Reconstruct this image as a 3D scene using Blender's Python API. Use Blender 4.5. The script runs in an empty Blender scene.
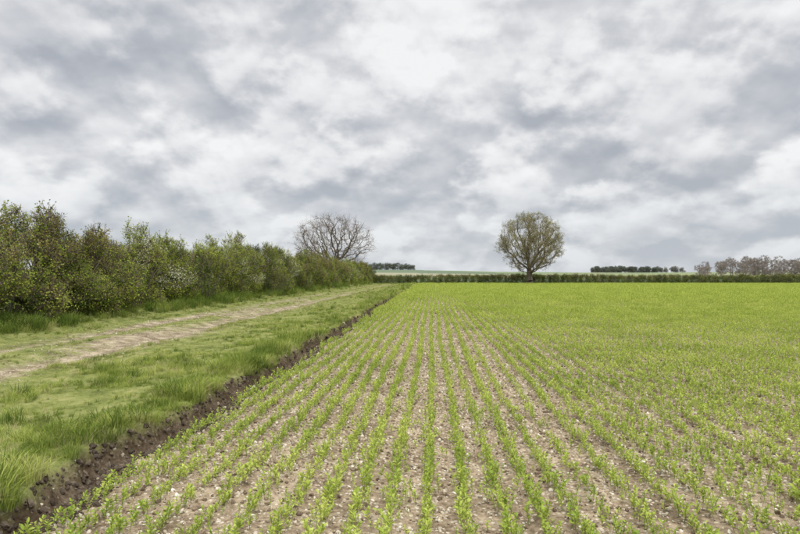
import bpy, math, numpy as np
from mathutils import Vector, noise as mnoise
rng=np.random.default_rng(7)
S=bpy.context.scene
S.view_settings.view_transform='Standard'; S.view_settings.look='None'; S.view_settings.exposure=0
COL=S.collection

# ---------------- noise helpers ----------------
def _h(i,j,s):
    n=(i.astype(np.int64)*374761393+j.astype(np.int64)*668265263+s*982451653)&0xFFFFFFFF
    n=((n^(n>>13))*1274126177)&0xFFFFFFFF
    n=(n^(n>>16))&0xFFFFFF
    return n/float(0xFFFFFF)
def vn(x,y,s=0):
    x=np.asarray(x,float);y=np.asarray(y,float)
    x,y=np.broadcast_arrays(x,y)
    xi=np.floor(x);yi=np.floor(y);fx=x-xi;fy=y-yi
    fx=fx*fx*(3-2*fx);fy=fy*fy*(3-2*fy)
    a=_h(xi,yi,s);b=_h(xi+1,yi,s);c=_h(xi,yi+1,s);d=_h(xi+1,yi+1,s)
    return (a*(1-fx)+b*fx)*(1-fy)+(c*(1-fx)+d*fx)*fy
def fbm(x,y,s=0,o=4):
    t=0;a=.5;n=0
    for k in range(o):
        t=t+a*vn(np.asarray(x)*2**k,np.asarray(y)*2**k,s+k*17);n+=a;a*=.5
    return t/n
def ss(a,b,x):
    t=np.clip((x-a)/(b-a),0,1);return t*t*(3-2*t)

def edge(y):
    return -2.92+0.34*(fbm(y*0.35,0.5,3)-.5)+0.30*(vn(y*1.9,1.5,5)-.5)+0.14*(vn(y*7,9.5,6)-.5)
FAR=112.0
def hills(x,y):
    g=ss(170,900,y)
    az=x/np.maximum(y,1)
    amp=6.2+2.0*np.cos((az+0.12)*7.0)+1.5*(fbm(x/260,y/260,41,3)-.5)*2
    h=g*amp
    h=h+ss(60,240,x)*ss(130,340,y)*1.0
    return h
def height(x,y):
    x=np.asarray(x,float);y=np.asarray(y,float)
    e=edge(y);d=x-e
    near=1-ss(40,110,np.abs(y))
    clod=(fbm(x*7,y*7,11,3)-.5)*0.05+(fbm(x*1.5,y*1.5,12,2)-.5)*0.05
    rowp=np.cos((x+2.4)/0.24*2*np.pi)*0.006
    fieldh=clod*near+rowp*(1-ss(10,25,y))
    ditch=-0.14*ss(0.0,0.14,d)*(1-ss(0.24,0.52,d))
    fieldh=fieldh+ditch
    vg=0.08+0.03*ss(-1.2,-0.1,d)+(fbm(x*1.3,y*1.3,21,3)-.5)*0.09
    vg=vg-0.09*np.exp(-((x+6.95)/0.42)**2)-0.08*np.exp(-((x+8.95)/0.42)**2)
    vg=vg+0.25*ss(-9.7,-11.5,x)
    t=ss(-0.08,0.12,d+.06*(vn(y*9,x*9,15)-.5))
    h=vg*(1-t)+fieldh*t
    return h+hills(x,y)

# ---------------- node helpers ----------------
def mat(name):
    m=bpy.data.materials.new(name);m.use_nodes=True
    nt=m.node_tree;nt.nodes.clear()
    return m,nt
def N(nt,t,**k):
    n=nt.nodes.new(t)
    for a,b in k.items():setattr(n,a,b)
    return n
def L(nt,a,b):nt.links.new(a,b)
def ramp(nt,fac,stops,interp='LINEAR'):
    r=N(nt,'ShaderNodeValToRGB');r.color_ramp.interpolation=interp
    el=r.color_ramp.elements
    while len(el)<len(stops):el.new(0.5)
    for e,(p,c) in zip(el,stops):
        e.position=p;e.color=(c[0],c[1],c[2],1)
    L(nt,fac,r.inputs[0]);return r.outputs[0]
def mixc(nt,f,a,b,mode='MIX'):
    m=N(nt,'ShaderNodeMix',data_type='RGBA',blend_type=mode)
    for sock,v in((m.inputs[0],f),(m.inputs[6],a),(m.inputs[7],b)):
        if hasattr(v,'links'):L(nt,v,sock)
        elif isinstance(v,(int,float)):sock.default_value=v
        else:sock.default_value=(v[0],v[1],v[2],1)
    return m.outputs[2]
def math_(nt,op,a,b=0.0,clamp=False):
    m=N(nt,'ShaderNodeMath',operation=op,use_clamp=clamp)
    for sock,v in((m.inputs[0],a),(m.inputs[1],b)):
        if hasattr(v,'links'):L(nt,v,sock)
        else:sock.default_value=v
    return m.outputs[0]
def noise(nt,vec,scale,detail=4,rough=.5,dist=0,dim='3D'):
    n=N(nt,'ShaderNodeTexNoise',noise_dimensions=dim);n.inputs['Scale'].default_value=scale
    n.inputs['Detail'].default_value=detail;n.inputs['Roughness'].default_value=rough
    n.inputs['Distortion'].default_value=dist
    if vec is not None:L(nt,vec,n.inputs['Vector'])
    return n.outputs[0]
def maprange(nt,v,a,b,c=0.,d=1.,smooth=False):
    m=N(nt,'ShaderNodeMapRange');L(nt,v,m.inputs[0])
    if smooth:m.interpolation_type='SMOOTHSTEP'
    for i,q in zip((1,2,3,4),(a,b,c,d)):m.inputs[i].default_value=q
    return m.outputs[0]

def leaf_mat(name,stops,transl=.35,patch=0.5,pscale=0.6):
    m,nt=mat(name)
    oi=N(nt,'ShaderNodeObjectInfo');geo=N(nt,'ShaderNodeNewGeometry')
    n=noise(nt,geo.outputs['Position'],pscale,1,dim='2D')
    f=math_(nt,'ADD',math_(nt,'MULTIPLY',oi.outputs['Random'],1-patch),math_(nt,'MULTIPLY',maprange(nt,n,.3,.7),patch))
    f=math_(nt,'ADD',f,math_(nt,'MULTIPLY',math_(nt,'SUBTRACT',geo.outputs['Random Per Island'],.5),.5))
    c=ramp(nt,f,stops)
    d=N(nt,'ShaderNodeBsdfDiffuse');t=N(nt,'ShaderNodeBsdfTranslucent')
    L(nt,c,d.inputs[0]);L(nt,c,t.inputs[0])
    a=N(nt,'ShaderNodeMixShader');a.inputs[0].default_value=transl
    L(nt,d.outputs[0],a.inputs[1]);L(nt,t.outputs[0],a.inputs[2])
    o=N(nt,'ShaderNodeOutputMaterial');L(nt,a.outputs[0],o.inputs[0]);return m
def plain_mat(name,stops,scale=8,bump=.3,rough=.9,objrand=False):
    m,nt=mat(name)
    geo=N(nt,'ShaderNodeNewGeometry')
    n=noise(nt,geo.outputs['Position'],scale,2,.6)
    f=maprange(nt,n,.3,.7)
    if objrand:
        oi=N(nt,'ShaderNodeObjectInfo')
        f=math_(nt,'ADD',math_(nt,'MULTIPLY',oi.outputs['Random'],.75),math_(nt,'MULTIPLY',f,.25))
    c=ramp(nt,f,stops)
    p=N(nt,'ShaderNodeBsdfDiffuse')
    L(nt,c,p.inputs[0])
    if bump:
        b=N(nt,'ShaderNodeBump');b.inputs['Strength'].default_value=bump;b.inputs['Distance'].default_value=.02
        L(nt,n,b.inputs['Height']);L(nt,b.outputs[0],p.inputs['Normal'])
    o=N(nt,'ShaderNodeOutputMaterial');L(nt,p.outputs[0],o.inputs[0]);return m

# ---------------- mesh helpers ----------------
def mesh_obj(name,v,f,mats,midx=None,smooth=False,link=True):
    me=bpy.data.meshes.new(name)
    v=np.asarray(v,np.float32);f=np.asarray(f,np.int32)
    k=f.shape[1]
    me.vertices.add(len(v));me.vertices.foreach_set('co',v.ravel())
    me.loops.add(f.size);me.loops.foreach_set('vertex_index',f.ravel())
    me.polygons.add(len(f));me.polygons.foreach_set('loop_start',np.arange(0,f.size,k,dtype=np.int32))
    try:me.polygons.foreach_set('loop_total',np.full(len(f),k,np.int32))
    except Exception:pass
    for m in mats:me.materials.append(m)
    if midx is not None:me.polygons.foreach_set('material_index',np.asarray(midx,np.int32))
    me.polygons.foreach_set('use_smooth',np.full(len(f),smooth,bool))
    me.update(calc_edges=True);me.validate()
    o=bpy.data.objects.new(name,me)
    if link:COL.objects.link(o)
    return o
def variants(name,objs):
    c=bpy.data.collections.new(name)
    for i,o in enumerate(objs):
        o.name='%s_%02d'%(name,i);c.objects.link(o)
    return c
def scatter(name,pts,rot,scl,idx,coll,parent=None):
    pts=np.asarray(pts,np.float32)
    me=bpy.data.meshes.new(name);me.vertices.add(len(pts));me.vertices.foreach_set('co',pts.ravel())
    a=me.attributes.new('rot','FLOAT_VECTOR','POINT');a.data.foreach_set('vector',np.asarray(rot,np.float32).ravel())
    a=me.attributes.new('scl','FLOAT','POINT');a.data.foreach_set('value',np.asarray(scl,np.float32))
    a=me.attributes.new('idx','INT','POINT');a.data.foreach_set('value',np.asarray(idx,np.int32))
    o=bpy.data.objects.new(name,me);COL.objects.link(o)
    g=bpy.data.node_groups.new(name+'_gn','GeometryNodeTree')
    g.interface.new_socket('Geometry',in_out='INPUT',socket_type='NodeSocketGeometry')
    g.interface.new_socket('Geometry',in_out='OUTPUT',socket_type='NodeSocketGeometry')
    i=g.nodes.new('NodeGroupInput');out=g.nodes.new('NodeGroupOutput')
    ci=g.nodes.new('GeometryNodeCollectionInfo');ci.inputs['Collection'].default_value=coll
    ci.inputs['Separate Children'].default_value=True;ci.inputs['Reset Children'].default_value=True
    ip=g.nodes.new('GeometryNodeInstanceOnPoints');ip.inputs['Pick Instance'].default_value=True
    def na(t,n):
        q=g.nodes.new('GeometryNodeInputNamedAttribute');q.data_type=t;q.inputs['Name'].default_value=n
        return [s for s in q.outputs if s.enabled and s.name=='Attribute'][0]
    g.links.new(i.outputs[0],ip.inputs['Points']);g.links.new(ci.outputs[0],ip.inputs['Instance'])
    g.links.new(na('INT','idx'),ip.inputs['Instance Index'])
    e2r=g.nodes.new('FunctionNodeEulerToRotation')
    g.links.new(na('FLOAT_VECTOR','rot'),e2r.inputs[0]);g.links.new(e2r.outputs[0],ip.inputs['Rotation'])
    g.links.new(na('FLOAT','scl'),ip.inputs['Scale'])
    g.links.new(ip.outputs[0],out.inputs[0])
    md=o.modifiers.new('scatter','NODES');md.node_group=g
    if parent:o.parent=parent
    return o

# ---------------- ground ----------------
def axis(lo,d0,d1,hi,step,g):
    c=list(np.arange(d0,d1,step));a=d1
    while a<hi:
        c.append(a);a+=step+g*(a-d1)
    c.append(hi);a=d0-step;b=[]
    while a>lo:
        b.append(a);a-=step+g*(d0-a)
    b.append(lo);return np.array(b[::-1]+c)
xs=axis(-3500,-12.5,7.0,3500,0.06,0.03)
ys=[2.0]
while ys[-1]<4500:ys.append(ys[-1]+max(0.045,0.0125*ys[-1]))
yb=[1.9]
while yb[-1]>-90:yb.append(yb[-1]-max(0.1,0.08*abs(yb[-1])))
ys=np.array(yb[::-1]+ys)
X,Y=np.meshgrid(xs,ys);Z=height(X,Y)
nx,ny=len(xs),len(ys)
V=np.stack([X.ravel(),Y.ravel(),Z.ravel()],1)
ii=(np.arange(ny-1)[:,None]*nx+np.arange(nx-1)[None,:]).ravel()
F=np.stack([ii,ii+1,ii+nx+1,ii+nx],1)
E=edge(Y)
soil=ss(-0.02,0.06,X-E)*(Y<FAR)
def trackmask(X,Y):
    n=fbm(X*.45,Y*.14,33,3)
    wob=.25*(fbm(Y*.12,3.3,35,2)-.5)
    t=np.maximum(np.exp(-((X+6.95+wob)/0.58)**2),.9*np.exp(-((X+8.95+wob)/0.50)**2))
    t=t*(0.86+1.2*(n-.5))
    pt=ss(.46,.62,fbm(X*.4,Y*.16,37,3))
    bl=np.exp(-((Y-15.5)/4.0)**2)*np.exp(-((X+7.0)/1.1)**4)
    t=np.maximum(t,0.62*np.exp(-((X+7.6)/1.6)**4)*pt)
    t=np.maximum(t,bl*(.6+.6*n))
    return np.clip(t,0,1)*(1-0.45*ss(22,60,Y))*(Y<108)
track=trackmask(X,Y)

gm,nt=mat('farmland_ground')
geo=N(nt,'ShaderNodeNewGeometry');P=geo.outputs['Position']
at=N(nt,'ShaderNodeAttribute');at.attribute_name='m_soil'
at2=N(nt,'ShaderNodeAttribute');at2.attribute_name='m_track'
sep=N(nt,'ShaderNodeSeparateXYZ');L(nt,P,sep.inputs[0])
n1=noise(nt,P,2.2,4,.65,dim='2D');n2=noise(nt,P,22,4,.7)
soilc=ramp(nt,math_(nt,'ADD',math_(nt,'MULTIPLY',n1,.4),math_(nt,'MULTIPLY',n2,.6)),
  [(0.33,(.075,.055,.035)),(0.45,(.16,.121,.078)),(0.55,(.255,.20,.133)),(0.68,(.38,.315,.222))])
vo=N(nt,'ShaderNodeTexVoronoi');vo.inputs['Scale'].default_value=30;L(nt,P,vo.inputs['Vector'])
vr=N(nt,'ShaderNodeSeparateColor');L(nt,vo.outputs['Color'],vr.inputs[0])
st=math_(nt,'MULTIPLY',math_(nt,'LESS_THAN',vo.outputs['Distance'],.38),math_(nt,'GREATER_THAN',vr.outputs[0],.64))
soilc=mixc(nt,math_(nt,'MULTIPLY',st,.75),soilc,(.45,.40,.31))
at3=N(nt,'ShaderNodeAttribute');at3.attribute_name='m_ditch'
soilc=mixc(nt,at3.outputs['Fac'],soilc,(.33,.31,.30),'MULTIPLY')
grassc=ramp(nt,math_(nt,'ADD',math_(nt,'MULTIPLY',n1,.6),math_(nt,'MULTIPLY',n2,.4)),
  [(0.32,(.06,.07,.022)),(0.5,(.14,.155,.048)),(0.7,(.24,.225,.095))])
trackc=ramp(nt,math_(nt,'ADD',math_(nt,'MULTIPLY',n1,.6),math_(nt,'MULTIPLY',n2,.4)),
  [(0.36,(.09,.067,.043)),(0.5,(.20,.16,.105)),(0.66,(.36,.305,.215))])
trackc=mixc(nt,math_(nt,'MULTIPLY',st,.4),trackc,(.42,.37,.29))
tm=math_(nt,'ADD',at2.outputs['Fac'],math_(nt,'MULTIPLY',math_(nt,'SUBTRACT',noise(nt,P,4,4,.7,dim='2D'),.5),1.5))
tm=maprange(nt,tm,.2,.75)
tm=math_(nt,'MULTIPLY',tm,math_(nt,'GREATER_THAN',at2.outputs['Fac'],.02))
nearc=mixc(nt,tm,grassc,trackc)
nearc=mixc(nt,at.outputs['Fac'],nearc,soilc)
mp=N(nt,'ShaderNodeMapping');mp.inputs['Scale'].default_value=(.0052,.0060,0);mp.inputs['Rotation'].default_value=(0,0,.12)
L(nt,P,mp.inputs['Vector'])
vf=N(nt,'ShaderNodeTexVoronoi',voronoi_dimensions='2D');vf.distance='CHEBYCHEV';vf.inputs['Scale'].default_value=1.0;vf.inputs['Randomness'].default_value=.7
L(nt,mp.outputs[0],vf.inputs['Vector'])
vs=N(nt,'ShaderNodeSeparateColor');L(nt,vf.outputs['Color'],vs.inputs[0])
farc=ramp(nt,vs.outputs[0],[(0,(.11,.145,.085)),(.25,(.15,.18,.10)),(.45,(.19,.20,.11)),(.6,(.11,.135,.09)),(.78,(.22,.21,.14))],'CONSTANT')  # distant field colours, dulled and greyed to carry aerial haze
fy=maprange(nt,sep.outputs[1],FAR-1,FAR+6)
col=mixc(nt,fy,nearc,farc)
p=N(nt,'ShaderNodeBsdfDiffuse')
L(nt,col,p.inputs[0])
b=N(nt,'ShaderNodeBump');b.inputs['Strength'].default_value=.7;b.inputs['Distance'].default_value=.03
L(nt,math_(nt,'ADD',n2,math_(nt,'MULTIPLY',st,.25)),b.inputs['Height']);L(nt,b.outputs[0],p.inputs['Normal'])
o=N(nt,'ShaderNodeOutputMaterial');L(nt,p.outputs[0],o.inputs[0])

cx=(X[:-1,:-1]+X[1:,1:]).ravel()/2;cy=(Y[:-1,:-1]+Y[1:,1:]).ravel()/2
isf=(cx>-3.6)&(cy<FAR)&(cx<140);ist=(cx>-10)&(cx<-6.0)&(cy<FAR)
D=X-E
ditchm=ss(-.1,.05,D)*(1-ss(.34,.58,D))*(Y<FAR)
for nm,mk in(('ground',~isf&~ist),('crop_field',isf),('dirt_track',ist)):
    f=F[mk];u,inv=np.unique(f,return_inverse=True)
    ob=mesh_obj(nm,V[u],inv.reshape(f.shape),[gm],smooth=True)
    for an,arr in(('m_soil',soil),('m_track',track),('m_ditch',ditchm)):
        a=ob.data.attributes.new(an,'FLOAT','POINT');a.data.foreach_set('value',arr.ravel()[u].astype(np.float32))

# ---------------- instanced sources ----------------
def quads_leaf(c,nrm,up,l,w):
    s=np.cross(nrm,up);s/=np.linalg.norm(s)+1e-9
    return [c,c+up*l*.45+s*w*.5+nrm*w*.15,c+up*l,c+up*l*.45-s*w*.5+nrm*w*.15]
def runit():
    v=rng.normal(size=3);return v/np.linalg.norm(v)
def clump(nl,R,l,w,mleaf,mtwig,tw=5,flat=1.0,twr=.006):
    v=[];f=[];mi=[]
    for k in range(tw):
        d=runit();d[2]=abs(d[2])*.8+.1;d/=np.linalg.norm(d);s=np.cross(d,runit());s/=np.linalg.norm(s)
        e=d*R*rng.uniform(.9,1.5);t=np.cross(d,s)
        for q in(s,t):
            b=len(v);v+=[-d*R*.4+q*twr,-d*R*.4-q*twr,e-q*twr*.4,e+q*twr*.4];f.append([b,b+1,b+2,b+3]);mi.append(1)
    for k in range(nl):
        c=runit()*R*rng.uniform(.3,1)**.6*np.array([1,1,flat]);u=c/(np.linalg.norm(c)+1e-6)+runit()*.8;u/=np.linalg.norm(u)
        n=np.cross(u,runit());n/=np.linalg.norm(n)
        b=len(v);v+=quads_leaf(c,n,u,l*rng.uniform(.6,1.2),w*rng.uniform(.7,1.2));f.append([b,b+1,b+2,b+3]);mi.append(0)
    return mesh_obj('c',v,f,[mleaf,mtwig],mi,link=False)
def shoot(nl,H,l,w,mleaf,mtwig):
    v=[];f=[];mi=[]
    for k in range(3):
        d=np.array([rng.uniform(-.45,.45),rng.uniform(-.45,.45),1]);d/=np.linalg.norm(d);h=H*rng.uniform(.6,1.1)
        s=np.cross(d,runit());s/=np.linalg.norm(s);t=np.cross(d,s)
        for q in(s,t):
            b=len(v);v+=[q*.007,-q*.007,d*h-q*.002,d*h+q*.002];f.append([b,b+1,b+2,b+3]);mi.append(1)
        for j in range(nl//3):
            c=d*h*rng.uniform(.15,1.0)+runit()*.03;u=d*.5+runit();u/=np.linalg.norm(u);n=np.cross(u,runit());n/=np.linalg.norm(n)
            b=len(v);v+=quads_leaf(c,n,u,l*rng.uniform(.6,1.2),w*rng.uniform(.7,1.2));f.append([b,b+1,b+2,b+3]);mi.append(0)
    return mesh_obj('c',v,f,[mleaf,mtwig],mi,link=False)
bark=plain_mat('bark',[(0,(.08,.068,.055)),(1,(.17,.15,.125))],3,.4)
twigm=plain_mat('twig_bark',[(0,(.11,.085,.065)),(1,(.20,.16,.12))],3,0)
lf_dark=leaf_mat('hawthorn_leaf_dark',[(0,(.04,.065,.014)),(.5,(.08,.12,.025)),(1,(.15,.20,.04))])
lf_mid=leaf_mat('hawthorn_leaf_mid',[(0,(.14,.18,.03)),(.5,(.25,.30,.05)),(1,(.40,.43,.09))])
lf_brz=leaf_mat('hawthorn_leaf_bronze',[(0,(.15,.13,.045)),(.5,(.26,.225,.075)),(1,(.38,.35,.12))])
lf_blo=leaf_mat('hawthorn_blossom',[(0,(.47,.48,.31)),(1,(.68,.68,.53))],.2)
hv=[clump(26,.2,.065,.045,lf_dark,twigm),clump(26,.2,.065,.045,lf_dark,twigm),
    clump(28,.2,.06,.042,lf_mid,twigm),clump(26,.2,.06,.042,lf_mid,twigm),
    clump(24,.2,.055,.04,lf_brz,twigm,6),clump(20,.2,.055,.04,lf_brz,twigm,7),
    clump(26,.18,.042,.038,lf_blo,twigm,3),
    shoot(30,.42,.055,.04,lf_brz,twigm),shoot(33,.42,.06,.042,lf_mid,twigm),shoot(33,.42,.06,.042,lf_dark,twigm)]
HC=variants('hedge_clump',hv)

def lobes_points(cs,rs,dens,zmin,inner=.72):
    cs=np.array(cs);rs=np.array(rs);P=[];O=[]
    for i,(c,r) in enumerate(zip(cs,rs)):
        n=int(dens*(r[0]*r[1]+r[0]*r[2]+r[1]*r[2])*4.2)
        if n<1:continue
        d=rng.normal(size=(n,3));d/=np.linalg.norm(d,axis=1)[:,None]
        q=c+d*r*(rng.uniform(inner,1.08,(n,1)))
        near=np.where(np.abs(cs-c).max(1)<rs.max()*2.2)[0]
        keep=q[:,2]>zmin(q[:,0],q[:,1])
        for j in near:
            if j==i:continue
            keep&=(((q-cs[j])/rs[j])**2).sum(1)>.45
        P.append(q[keep]);O.append(np.full(keep.sum(),i))
    return np.concatenate(P),np.concatenate(O)

# ------- left hedgerow -------
HX=-12.45
hy=[0,17.8,20.7,23.2,26.5,30.5,39,51,75,118];hh=[3.0,3.15,3.4,2.45,3.75,2.8,3.95,3.4,3.6,3.1]
cs=[];rs=[];kind=[];y=1.0;bush=0
while y<119:
    bl=rng.uniform(2.2,4.8)
    if abs(y-21.5)<1.5:bl=2.6
    k=rng.choice([0,1,2,3],p=[.28,.32,.18,.22])
    if 23.5<y<27:k=1
    elif y<23:k=2
    Hb=rng.uniform(-.7,.4) if y>30 else rng.uniform(-.15,.15)
    wb=rng.uniform(1.05,1.95);g=.3;x0=HX+rng.uniform(-.35,.35);yc=y+bl/2
    nl=int(6*bl)
    H0=float(np.interp(yc,hy,hh))+Hb
    cs.append([x0-.2,yc,g+H0*.38]);rs.append([wb*.9,bl*.5,H0*.40]);kind.append(k)
    for m in range(nl):
        dy=rng.uniform(-1,1);Hh=H0*(1-.38*dy*dy)
        zz=rng.uniform(.1,.95)
        rad=rng.uniform(.35,.9)*(1-.3*max(0,zz-.6)/.4)
        ww=wb*(1-.62*max(0,zz-.35)/.65)*math.sqrt(max(.1,1-.7*dy*dy));sd=rng.choice([1,1,-1,rng.uniform(-.8,.8)])
        cs.append([x0+sd*ww*rng.uniform(.6,1)*.85,yc+dy*bl*.5,g+Hh*zz*.93]);rs.append([rad,rad,rad*rng.uniform(.65,.95)]);kind.append(k)
    for m in range(int(2.2*bl)):
        dy=rng.uniform(-1,1);Hh=H0*(1-.38*dy*dy);r=rng.uniform(.2,.42)
        cs.append([x0+rng.uniform(-.6,.6),yc+dy*bl*.5,g+Hh*rng.uniform(.88,1.02)-.1]);rs.append([r,r,r*1.1]);kind.append(k)
    y+=bl*rng.uniform(.86,1.0);bush+=1
cs_=np.array(cs)
q,own=lobes_points(cs,rs,25,lambda a,b:.3,.6)
keep=rng.random(len(q))<np.clip(1.15-q[:,1]/85,.3,1);q=q[keep];own=own[keep]
kk=np.array(kind)[own];u=rng.random(len(q));zt=q[:,2]
lobv=rng.random(len(cs))[own]
lv2=rng.random(len(cs))[own]
hi=(zt>1.6+lv2)
idx=np.where(hi,np.where(u<.35,4,np.where(u<.70,2,0)),np.where(u<.35,0,np.where(u<.85,2,4)))
idx=np.where(kk==1,np.where(u<.82,3,np.where(u<.92,1,5)),idx)
idx=np.where((kk==2)&hi,np.where(u<.55,5,np.where(u<.68,1,3)),idx)
idx=np.where(kk==3,np.where(u<.75,1,np.where(u<.9,3,5)),idx)
idx=np.where((lobv>.84)&(u<.25)&(zt>1.0),6,idx)
idx=np.where((kk==1)&(lobv>.5)&(u>.70)&(zt>1.2),6,idx)
top=(q[:,2]>cs_[own][:,2])&(zt>1.6)&(rng.random(len(q))<.20)
idx=np.where(top,np.where(idx>=6,8,np.where(idx>=4,7,np.where(idx>=2,8,9))),idx)
rot=rng.uniform(-.6,.6,(len(q),3));rot[top]*=.6;rot[:,2]=rng.uniform(0,6.28,len(q))
hedge=scatter('hedgerow',q,rot,rng.uniform(.75,1.25,len(q))*np.clip(1+(q[:,1]-45)/80,1,1.8),idx,HC)
nH=len(q)
def tubes_mesh(name,P0,P1,R0,R1,n,mats,link=True):
    P0=np.asarray(P0,float);P1=np.asarray(P1,float);R0=np.asarray(R0);R1=np.asarray(R1)
    d=P1-P0;d/=np.linalg.norm(d,axis=1)[:,None]+1e-9
    ref=np.where(np.abs(d[:,2:3])>.9,np.array([[1.,0,0]]),np.array([[0,0,1.]]))
    s=np.cross(d,ref);s/=np.linalg.norm(s,axis=1)[:,None];t=np.cross(d,s)
    V=[];F=[];m=len(P0)
    for k in range(n):
        a=2*math.pi*k/n
        o=s*math.cos(a)+t*math.sin(a)
        V.append(P0+o*R0[:,None]);V.append(P1+o*R1[:,None])
    V=np.stack(V,1).reshape(-1,3);base=np.arange(m)*2*n
    for k in range(n):
        k2=(k+1)%n
        F.append(np.stack([base+2*k,base+2*k2,base+2*k2+1,base+2*k+1],1))
    return mesh_obj(name,V,np.concatenate(F),mats,smooth=True,link=link)
a0=[];a1=[];r0=[];r1=[]
for i in range(700):
    y=rng.uniform(1,118)if i>350 else rng.uniform(5,50);x=HX+rng.uniform(-.5,.5)
    p=np.array([x,y,.2]);d=np.array([rng.uniform(-.35,.45),rng.uniform(-.4,.4),1]);H=np.interp(y,hy,hh)*rng.uniform(.65,.9)
    nseg=5;rr=rng.uniform(.02,.045)
    for s in range(nseg):
        pn=p+d/np.linalg.norm(d)*H/nseg+rng.normal(size=3)*.06
        a0.append(p);a1.append(pn);r0.append(rr*(1-s/nseg)+.004);r1.append(rr*(1-(s+1)/nseg)+.004);p=pn
st_=tubes_mesh('stems',a0,a1,r0,r1,5,[bark]);st_.parent=hedge

# ------- far hedgerow -------
cs=[];rs=[];x=-16.
while x<150:
    H=1.5+.35*(fbm(x*.12,3.3,71)-.5)*2;yy=FAR+2.0+rng.uniform(-.2,.2)
    cs.append([x,yy,H*.5]);rs.append([1.1,.8,H*.52])
    for m in range(3):
        r=rng.uniform(.3,.5);cs.append([x+rng.uniform(-.6,.6),yy+rng.uniform(-.5,.5),H*rng.uniform(.5,.9)]);rs.append([r,r,r*.8])
    x+=rng.uniform(.8,1.4)
q,own=lobes_points(cs,rs,10,lambda a,b:.05)
u=rng.random(len(q));idx=np.where(u<.35,0,np.where(u<.6,1,np.where(u<.82,2,4)))
rot=rng.uniform(-.6,.6,(len(q),3));rot[:,2]=rng.uniform(0,6.28,len(q))
scatter('hedgerow.001',q,rot,rng.uniform(1.2,1.9,len(q)),idx,HC)

# ---------------- trees (space colonisation) ----------------
def grow(trunk_h,env,natt,step,kill,infl,seed,wob=.28):
    r=np.random.default_rng(seed);A=[]
    while len(A)<natt:
        p=env(r)
        if p is not None:A.append(p)
    A=np.array(A);nodes=[np.array([0,0,0.])];par=[-1];p=nodes[0]
    while p[2]<trunk_h:
        p=p+np.array([r.normal()*.04,r.normal()*.04,step]);nodes.append(p);par.append(len(nodes)-2)
    Nn=np.array(nodes)
    dist=np.full(len(A),1e9);nn=np.zeros(len(A),int);alive=np.ones(len(A),bool);done=0
    for it in range(170):
        new=Nn[done:]
        if len(new):
            d=np.linalg.norm(A[:,None,:]-new[None],axis=2);k=d.argmin(1);dm=d[np.arange(len(A)),k]
            b=dm<dist;dist[b]=dm[b];nn[b]=k[b]+done
        done=len(Nn);alive&=dist>kill
        act=alive&(dist<infl if it>3 else dist<1e8)
        if act.sum()==0:break
        dirs=(A[act]-Nn[nn[act]]);dirs/=np.linalg.norm(dirs,axis=1)[:,None]
        acc=np.zeros_like(Nn);np.add.at(acc,nn[act],dirs);idxs=np.unique(nn[act])
        dv=acc[idxs];dv/=np.linalg.norm(dv,axis=1)[:,None]+1e-9
        dv+=r.normal(size=dv.shape)*wob;dv/=np.linalg.norm(dv,axis=1)[:,None]
        Nn=np.concatenate([Nn,Nn[idxs]+dv*step]);par+=list(idxs)
        if len(Nn)>14000:break
    return Nn,np.array(par)
def build_tree(name,loc,nodes,par,tip_r,expo,trunk_r,twn,twl,seed,matb,matt,twr=.016):
    r=np.random.default_rng(seed);n=len(nodes);w=np.zeros(n)
    kids=np.bincount(par[par>=0],minlength=n);w[kids==0]=1
    for i in range(n-1,0,-1):w[par[i]]+=w[i]
    R=tip_r*w**expo
    R=tip_r+(R-tip_r)*(trunk_r-tip_r)/(R[0]-tip_r)
    R=R*(1+.6*np.exp(-nodes[:,2]/.5)*(np.linalg.norm(nodes[:,:2],axis=1)<.6))
    i=np.arange(1,n)
    tr=tubes_mesh(name,nodes[par[i]],nodes[i],np.minimum(R[par[i]],R[i]*1.35),R[i],6,[matb])
    tr.location=loc
    thin=np.where(R<.05)[0]
    src=np.repeat(thin,twn);m=len(src)
    pd=nodes[src]-nodes[np.maximum(par[src],0)];pd/=np.linalg.norm(pd,axis=1)[:,None]+1e-9
    d=pd*.7+r.normal(size=(m,3))*.65+np.array([0,0,.22]);d/=np.linalg.norm(d,axis=1)[:,None]
    l=twl*r.uniform(.4,1.1,m);p=nodes[src];P0=[];P1=[];A=[];B=[];tips=[]
    for sg in range(3):
        pn=p+d*(l/3)[:,None];P0.append(p);P1.append(pn);A.append(np.full(m,twr*(1-sg*.28)));B.append(np.full(m,twr*(1-(sg+1)*.28)))
        sd=d+r.normal(size=(m,3))*.7;sd/=np.linalg.norm(sd,axis=1)[:,None]
        P0.append(pn);P1.append(pn+sd*(l*.45)[:,None]);A.append(np.full(m,twr*.55));B.append(np.full(m,twr*.3));tips.append(pn+sd*(l*.45)[:,None])
        p=pn;d=d+r.normal(size=(m,3))*.25;d/=np.linalg.norm(d,axis=1)[:,None]
    tips.append(p)
    tw=tubes_mesh('twigs',np.concatenate(P0),np.concatenate(P1),np.concatenate(A),np.concatenate(B),3,[matt]);tw.parent=tr
    return tr,np.concatenate(tips)
def env_bare(r):
    p=r.uniform(-1,1,3);l=p@p
    if l>1 or p[2]<-.8 or (l<.25 and r.random()<.6):return None
    return p*np.array([7.4*(1+.12*p[1]),6.2,4.9])+np.array([-.1,0,7.2])
nodes,par=grow(2.3,env_bare,1200,.32,.60,5,4,.36)
lx,ly=-17.2,108
gz=float(height(lx,ly))
tb,_=build_tree('bare_oak_tree',(lx,ly,gz-.1),nodes,par,.02,.47,.55,2,1.1,11,bark,twigm,.016)
n1_=len(nodes)
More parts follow.
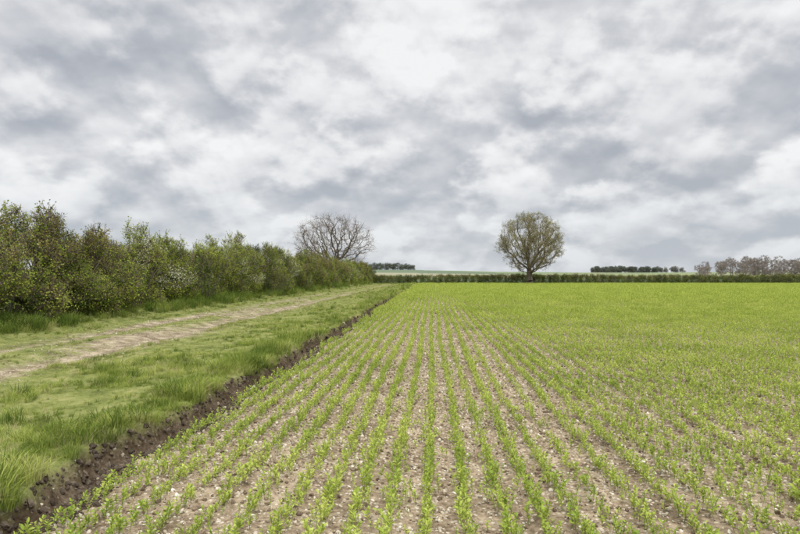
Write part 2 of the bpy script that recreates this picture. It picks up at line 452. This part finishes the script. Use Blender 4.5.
def env_ash(r):
    p=r.uniform(-1,1,3)
    if p@p>1:return None
    z=p[2];wx=5.9*(1-.10*z)
    q=np.array([p[0]*wx,p[1]*5.6,p[2]*5.3+7.3])
    if vn(q[0]*.4+3,q[2]*.4+q[1]*.2,8)<.22:return None
    return q
nodes,par=grow(1.8,env_ash,1700,.3,.52,4,9)
rx=(529-432)/622*109;ry=109
bark2=plain_mat('ash_bark',[(0,(.085,.07,.055)),(1,(.19,.16,.125))],3,.4)
twig2=plain_mat('ash_twig',[(0,(.15,.13,.08)),(1,(.25,.22,.14))],3,0)
ash,tips=build_tree('ash_tree',(rx,ry,-.05),nodes,par,.018,.46,.5,2,.75,12,bark2,twig2)
lf_ash=leaf_mat('ash_young_leaf',[(0,(.16,.145,.065)),(.5,(.24,.225,.095)),(1,(.34,.31,.145))],.3,.6,.35)
AC=variants('ash_sprout',[clump(10,.17,.12,.055,lf_ash,twig2,2,1,.004) for _ in range(3)])
r=np.random.default_rng(5);sel=tips[r.random(len(tips))<.56];
dens=np.array([mnoise.noise(Vector(t*.38)) for t in sel]);sel=sel[dens>-.2]
lo=scatter('leaves',sel,r.uniform(0,6.28,(len(sel),3)),r.uniform(.7,1.3,len(sel)),r.integers(0,3,len(sel)),AC,parent=ash)
nA_=len(sel)

# ---------------- distant woods ----------------
lf_far=leaf_mat('distant_leaf_hazed',[(0,(.07,.09,.065)),(1,(.11,.135,.09))])  # aerial haze painted into the leaf colour, paler and bluer
tw_far=plain_mat('distant_twig_hazed',[(0,(.26,.225,.205)),(1,(.37,.325,.29))],1,0)  # twig and trunk colour lightened to stand in for distance haze
lf_farb=leaf_mat('distant_bud_hazed',[(0,(.26,.235,.18)),(1,(.37,.34,.25))])  # bud colour also paled, haze is in the colour
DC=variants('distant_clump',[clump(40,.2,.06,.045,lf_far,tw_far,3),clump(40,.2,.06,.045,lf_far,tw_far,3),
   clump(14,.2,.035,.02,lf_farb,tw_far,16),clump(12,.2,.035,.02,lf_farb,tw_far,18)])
def wood(name,xa,xb,yy,depth,Hm,sp,kinds,dens,scl,gap=0,low=.12,flat=False):
    cs=[];rs=[];tr=[];n=int((xb-xa)/sp)
    for i in range(n):
        x=xa+(i+rng.uniform(0,1))*sp
        if gap and fbm(x*.02,7.7,91,2)<gap:continue
        y=yy+rng.uniform(-depth,depth);H=Hm*rng.uniform(.85,1.08)*(.8+.4*fbm(x*.05,1.7,93,2))
        H*=.6+.4*min(1,min(x-xa,xb-x)/(.12*(xb-xa))+.1)
        g=float(height(x,y));w=max(H*rng.uniform(.35,.5),sp*.6)
        tr.append((x,y,g,H))
        for m in range(7):
            r=w*rng.uniform(.4,.65);zz=rng.uniform(low,.86)
            cs.append([x+rng.uniform(-1,1)*w*.7*(1-.5*zz),y+rng.uniform(-1,1)*w*.6,g+H*zz]);rs.append([r,r,r*.75])
    q,own=lobes_points(cs,rs,dens,lambda a,b:-5)
    idx=rng.choice(np.array(kinds),len(q))
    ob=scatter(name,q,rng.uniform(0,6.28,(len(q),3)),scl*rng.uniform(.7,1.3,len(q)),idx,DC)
    t=np.array(tr);a=t[:,:3].copy();a[:,2]-=.5;b=a.copy();b[:,2]+=t[:,3]*.75
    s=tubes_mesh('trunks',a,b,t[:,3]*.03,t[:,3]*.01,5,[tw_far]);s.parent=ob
    return len(q)
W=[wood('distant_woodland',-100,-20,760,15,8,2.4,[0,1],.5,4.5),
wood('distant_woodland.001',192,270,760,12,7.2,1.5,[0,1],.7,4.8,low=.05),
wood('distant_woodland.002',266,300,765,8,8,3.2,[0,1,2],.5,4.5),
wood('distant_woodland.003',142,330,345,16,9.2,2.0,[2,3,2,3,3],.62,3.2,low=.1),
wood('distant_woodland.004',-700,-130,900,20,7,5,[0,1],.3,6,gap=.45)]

# ---------------- field crop ----------------
pea=leaf_mat('pea_leaf',[(0,(.20,.28,.045)),(.5,(.33,.40,.072)),(1,(.47,.52,.13))],.35,.45,.7)
stem=leaf_mat('pea_stem',[(0,(.2,.24,.07)),(1,(.3,.34,.11))],.2)
def seedling(h,nl,lw):
    v=[];f=[];mi=[]
    lean=rng.uniform(-.25,.25,2);ns=3;pp=[]
    for k in range(ns+1):
        t=k/ns;pp.append(np.array([lean[0]*h*t*t,lean[1]*h*t*t,h*t]))
    for k in range(ns):
        for s in(np.array([.0016,0,0]),np.array([0,.0016,0])):
            b=len(v);v+=[pp[k]-s,pp[k]+s,pp[k+1]+s*.8,pp[k+1]-s*.8];f.append([b,b+1,b+2,b+3]);mi.append(1)
    for k in range(nl):
        t=.2+.8*(k//2+1)/(nl/2);t=min(t,1);c=np.array([lean[0]*h*t*t,lean[1]*h*t*t,h*t])
        a=(k//2)*2.4+(k%2)*math.pi+rng.uniform(-.3,.3)
        u=np.array([math.cos(a),math.sin(a),rng.uniform(.2,1.4)]);u/=np.linalg.norm(u)
        n=np.array([-u[0]*u[2],-u[1]*u[2],1-u[2]**2])+runit()*.45;n/=np.linalg.norm(n)
        n-=u*(n@u);n/=np.linalg.norm(n)
        l=lw*rng.uniform(.7,1.2);w=l*.48;s=np.cross(n,u)
        b=len(v)
        v+=[c,c+u*l*.35+s*w*.5+n*w*.18,c+u*l*.8+s*w*.32+n*w*.1,c+u*l,c+u*l*.8-s*w*.32+n*w*.1,c+u*l*.35-s*w*.5+n*w*.18]
        f+= [[b,b+1,b+2,b+3],[b,b+3,b+4,b+5]];mi+=[0,0]
    return mesh_obj('s',v,f,[pea,stem],mi,link=False)
PC=variants('pea_seedling',[seedling(rng.uniform(.06,.105),int(rng.choice([10,12,14])),rng.uniform(.023,.029)) for _ in range(8)])
SP=.24
def cropstrength(x,y):
    s=1.0+.9*(fbm(x*.5+5,y*.22,51,3)-.38)
    for xc,w,a in((1.15,.22,.5),(2.35,.2,.42),(0.45,.12,.2),(4.4,.25,.35),(6.0,.25,.3),(9.5,.4,.25),(14,.5,.25)):
        s=s-a*np.exp(-((x-xc)/w)**2)
    s=s+.3*ss(2.0,6,x)+.1*ss(12,25,y)
    return np.clip(s,.2,1.3)
P_=[];SC=[]
rows=np.arange(-2.42,100,SP)
for i,xr in enumerate(rows):
    rs_=rng.uniform(.85,1.12)
    ymin=max(1.2,(xr-3)/.95)
    for (ya,yb_,d) in((1.2,14,.0205),(14,30,.030),(30,60,.066),(60,FAR-1.2,.14)):
        a=max(ya,ymin)
        if a>=yb_:continue
        yy=np.arange(a,yb_,d);yy=yy+rng.uniform(-d,d,len(yy))*.7
        xx=xr+rng.normal(0,.024,len(yy))+.025*np.sin(yy*.4+i)+(rng.random(len(yy))<.14)*rng.normal(0,.08,len(yy))
        stg=cropstrength(xx,yy)*rs_*(.75+.5*vn(yy*3.0,np.full(len(yy),i*7.3),77))
        k=rng.random(len(yy))<np.clip(stg*1.1,.1,1)
        k&=(xx-edge(yy))>.46
        xx=xx[k];yy=yy[k];st2=stg[k]
        P_.append(np.stack([xx,yy,height(xx,yy)-.004],1))
        SC.append((.68+.40*np.clip(st2,0,1.2))*rng.uniform(.5,1.3,len(xx))*(1.0+1.3*ss(11,65,yy)))
P_=np.concatenate(P_);SC=np.concatenate(SC);n=len(P_)
rot=rng.uniform(-.25,.25,(n,3));rot[:,2]=rng.uniform(0,6.28,n)
scatter('pea_crop',P_,rot,SC,rng.integers(0,8,n),PC)
nC=n

# ---------------- stones & clods ----------------
def pebble(seed,flat,mt):
    import bmesh
    bm=bmesh.new();bmesh.ops.create_icosphere(bm,subdivisions=2,radius=1)
    for v in bm.verts:
        k=1+.55*mnoise.noise(v.co*1.1+Vector((seed*7.3,0,0)))+.18*mnoise.noise(v.co*3+Vector((0,seed*3.1,0)))
        v.co*=k;v.co.z*=flat
    me=bpy.data.meshes.new('p');bm.to_mesh(me);bm.free();me.materials.append(mt)
    return bpy.data.objects.new('p',me)
chalk=plain_mat('chalk_flint',[(0,(.20,.165,.115)),(.5,(.37,.32,.24)),(1,(.60,.56,.46))],30,0,.9,True)
clodm=plain_mat('soil_clod',[(0,(.09,.065,.041)),(.5,(.17,.128,.084)),(1,(.28,.225,.152))],40,.6,1,True)
SCN=variants('stone',[pebble(i,.6,chalk) for i in range(4)]+[pebble(i+9,.7,clodm) for i in range(4)])
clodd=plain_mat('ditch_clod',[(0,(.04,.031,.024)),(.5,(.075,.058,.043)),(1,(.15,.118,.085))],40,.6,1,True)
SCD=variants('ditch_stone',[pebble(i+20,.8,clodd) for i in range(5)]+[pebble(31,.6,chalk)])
pp=[];sc=[];ix=[]
def addst(xa,xb,ya,yb,dn,smin,smax,pst,slope=None,pw=3):
    ar=(xb-xa)*(yb-ya);n=int(ar*dn);x=rng.uniform(xa,xb,n);y=rng.uniform(ya,yb,n)
    k=(x<slope*y+3) if slope else np.ones(n,bool)
    x=x[k];y=y[k];n=len(x)
    pp.append(np.stack([x,y,height(x,y)+.001],1));sc.append(smin+(smax-smin)*rng.random(n)**pw)
    ix.append(np.where(rng.random(n)<pst,rng.integers(0,4,n),rng.integers(4,8,n)))
addst(-2.45,10,1.8,12,650,.004,.021,.55,.75)
addst(-2.45,16,12,24,160,.008,.026,.6,.75)
addst(-2.4,30,24,50,26,.014,.033,.65,.75)
addst(-9.6,-6.0,5,35,30,.006,.02,.7)
pp=np.concatenate(pp);sc=np.concatenate(sc);ix=np.concatenate(ix)
scatter('field_stones',pp,rng.uniform(0,6.28,(len(pp),3)),sc,ix,SCN)
nS=len(pp)
pp=[];sc=[]
for ya,yb_,dn,a,b in((1.8,10,900,.006,.034),(10,30,280,.01,.045),(30,80,70,.02,.06)):
    n=int(.55*(yb_-ya)*dn);y=rng.uniform(ya,yb_,n);x=edge(y)+rng.uniform(.0,.55,n)
    pp.append(np.stack([x,y,height(x,y)],1));sc.append(a+(b-a)*rng.random(n)**4)
pp=np.concatenate(pp);sc=np.concatenate(sc)
scatter('ditch_clods',pp,rng.uniform(0,6.28,(len(pp),3)),sc,rng.choice(6,len(pp),p=[.192]*5+[.04]),SCD)

# ---------------- grass ----------------
gr1=leaf_mat('grass_fresh',[(0,(.085,.125,.022)),(.4,(.19,.245,.045)),(.72,(.33,.37,.085)),(1,(.42,.40,.17))],.35,.72,1.0)
gr2=leaf_mat('grass_dry',[(0,(.22,.21,.08)),(.6,(.34,.31,.14)),(1,(.46,.40,.23))],.3,.5,1.2)
gr3=leaf_mat('grass_rank',[(0,(.065,.105,.02)),(.5,(.11,.16,.03)),(1,(.20,.24,.05))],.35,.6,.8)
def tuft(nb,h,R,w,m,droop=.6):
    v=[];f=[]
    for k in range(nb):
        a=rng.uniform(0,6.28);rr=R*rng.random()**.5;b0=np.array([math.cos(a)*rr,math.sin(a)*rr,-.01])
        a2=a+rng.normal()*.7;o=np.array([math.cos(a2),math.sin(a2),0]);hh_=h*rng.uniform(.5,1.15);dr=droop*rng.uniform(.2,1.2)
        s=np.array([-o[1],o[0],0])*w*rng.uniform(.7,1.2)/2;b=len(v)
        for t,ww in((0,1),(.4,.9),(.75,.6),(1,.08)):
            c=b0+o*hh_*dr*t**2+np.array([0,0,hh_*(t-.35*dr*t*t)])
            v+=[c-s*ww,c+s*ww]
        for t in range(3):f.append([b+2*t,b+2*t+1,b+2*t+3,b+2*t+2])
    return mesh_obj('t',v,f,[m],link=False)
GC=variants('grass_tuft',[tuft(34,.17,.085,.006,gr1,.8) for _ in range(3)]+[tuft(26,.13,.08,.005,gr2,.8) for _ in range(2)]+[tuft(30,.24,.10,.009,gr3,.7) for _ in range(2)])
pp=[];sc=[];ix=[]
def addgr(xa,xb,ya,yb,dn,s0,s1,probs,cond=None):
    n=int((xb-xa)*(yb-ya)*dn);x=rng.uniform(xa,xb,n);y=rng.uniform(ya,yb,n)
    k=(x<edge(y)+.01+.08*(vn(y*2.7,4.4,66)-.3))
    if cond is not None:k&=cond(x,y)
    x=x[k];y=y[k];n=len(x)
    pp.append(np.stack([x,y,height(x,y)],1))
    patch=fbm(x*1.3,y*1.0,61,3);patch=np.clip(.5+(patch-.5)*2.1,.03,1)
    sc.append(rng.uniform(s0,s1,n)*(.3+1.4*patch));ix.append(rng.choice(7,n,p=np.array(probs)/sum(probs)))
fresh=[3,3,3,1.6,1.6,.6,.6];mixd=[1,1,1,2.2,2.2,.2,.2];rank=[1.2,1.2,1.2,.7,.7,2.5,2.5]
bands=((1.5,12,140,1.),(12,28,66,1.05),(28,60,25,1.4),(60,111,10,1.8))
for ya,yb_,dn,m in bands:
    addgr(-3.6,-2.4,ya,yb_,dn*1.6,.55*m,1.0*m,fresh,lambda x,y:x>edge(y)-.5)
    addgr(-5.4,-3.1,ya,yb_,dn,.24*m,.54*m,fresh)
    addgr(-6.3,-5.4,ya,yb_,dn*.8,.2*m,.4*m,mixd)
    bare=lambda x,y:(trackmask(x,y)+.9*(fbm(x*1.9,y*1.3,63,3)-.5))<.48
    addgr(-9.9,-6.0,ya,yb_,dn*.85,.16*m,.36*m,mixd,bare)
    addgr(-10.6,-9.6,ya,yb_,dn*.7,.3*m,.6*m,fresh)
    addgr(-11.8,-10.4,ya,yb_,dn*.6,.7*m,1.45*m,rank)
x_=np.concatenate(pp)
sc=np.concatenate(sc);ix=np.concatenate(ix);n=len(x_)
rot=rng.uniform(-.15,.15,(n,3));rot[:,2]=rng.uniform(0,6.28,n)
scatter('grass',x_,rot,sc,ix,GC)
nG=n
n=2600;x=rng.uniform(-14,100,n);y=rng.uniform(FAR-1.2,FAR+1.2,n)
rot=np.zeros((n,3));rot[:,2]=rng.uniform(0,6.28,n)
scatter('grass.001',np.stack([x,y,np.full(n,.0)],1),rot,rng.uniform(1.2,2.2,n),rng.integers(0,7,n),GC)

# ---------------- sky ----------------
sun_el=math.radians(50);sun_az=math.radians(140)
w=bpy.data.worlds.new('World');S.world=w;w.use_nodes=True;nt=w.node_tree;nt.nodes.clear()
sky=N(nt,'ShaderNodeTexSky');sky.sky_type='NISHITA';sky.sun_disc=False;sky.sun_elevation=sun_el;sky.sun_rotation=sun_az
tc=N(nt,'ShaderNodeTexCoord');sp=N(nt,'ShaderNodeSeparateXYZ');L(nt,tc.outputs['Generated'],sp.inputs[0])
zc=math_(nt,'MAXIMUM',sp.outputs[2],0.0)
def proj(off):
    den=math_(nt,'ADD',zc,off)
    c=N(nt,'ShaderNodeCombineXYZ')
    L(nt,math_(nt,'ADD',math_(nt,'DIVIDE',sp.outputs[0],den),5.6),c.inputs[0]);L(nt,math_(nt,'ADD',math_(nt,'DIVIDE',sp.outputs[1],den),2.3),c.inputs[1])
    return c.outputs[0]
pA=proj(.50)
pB=proj(.520)
A=noise(nt,pA,4.2,6,.50,0,dim='2D');B=noise(nt,pB,4.2,4,.50,0,dim='2D')
big=noise(nt,pA,1.9,2,.45,dim='2D')
def lin(a,k,o):
    m=N(nt,'ShaderNodeMath',operation='MULTIPLY_ADD');L(nt,a,m.inputs[0]);m.inputs[1].default_value=k;m.inputs[2].default_value=o
    return m.outputs[0]
# cauliflower puffs: voronoi cells warped by the cloud noise
wc=N(nt,'ShaderNodeCombineXYZ');L(nt,lin(A,.45,0),wc.inputs[0]);L(nt,lin(B,-.40,0),wc.inputs[1])
vm=N(nt,'ShaderNodeVectorMath',operation='ADD');L(nt,pA,vm.inputs[0]);L(nt,wc.outputs[0],vm.inputs[1])
vv=N(nt,'ShaderNodeTexVoronoi',voronoi_dimensions='2D');vv.inputs['Scale'].default_value=6.5;L(nt,vm.outputs[0],vv.inputs['Vector'])
puff=math_(nt,'MULTIPLY',vv.outputs['Distance'],vv.outputs['Distance'])
edg=maprange(nt,A,.43,.60,0,1,True)
val=math_(nt,'ADD',math_(nt,'ADD',lin(big,1.2,.04),lin(edg,.30,-.15)),
   math_(nt,'ADD',math_(nt,'MULTIPLY',math_(nt,'SUBTRACT',A,B),2.0),lin(puff,-.38,.03)))
cl=ramp(nt,val,[(.0,(.43,.455,.50)),(.25,(.52,.54,.58)),(.5,(.655,.665,.69)),(.75,(.82,.825,.835)),(1,(.94,.94,.94))])
hz=maprange(nt,zc,0,.16,1,0)
cl=mixc(nt,math_(nt,'MULTIPLY',hz,.55),cl,(.61,.66,.72))
skyc=mixc(nt,1.0,sky.outputs[0],(.1,.1,.1),'MULTIPLY')
cl=mixc(nt,.06,cl,skyc)
boost=maprange(nt,sp.outputs[2],.42,.85,1.0,5.0)
bg=N(nt,'ShaderNodeBackground');L(nt,cl,bg.inputs[0]);L(nt,boost,bg.inputs[1])
ow=N(nt,'ShaderNodeOutputWorld');L(nt,bg.outputs[0],ow.inputs[0])

sd=bpy.data.lights.new('sun','SUN');sd.energy=1.5;sd.angle=math.radians(10);sd.color=(1,.96,.9)
so=bpy.data.objects.new('sun',sd);COL.objects.link(so)
dirv=Vector((math.sin(sun_az)*math.cos(sun_el),math.cos(sun_az)*math.cos(sun_el),math.sin(sun_el)))
so.rotation_euler=dirv.to_track_quat('Z','Y').to_euler()

cd=bpy.data.cameras.new('camera');cam=bpy.data.objects.new('camera',cd);COL.objects.link(cam)
cd.lens=28;cd.sensor_width=36;cd.clip_end=9000;cd.clip_start=.05
cam.location=(0,0,1.62)
cam.rotation_euler=(math.radians(90+.74),0,math.radians(2.94))
S.camera=cam
print('COUNTS',nH,n1_,nA_,W,nC,nS,nG)
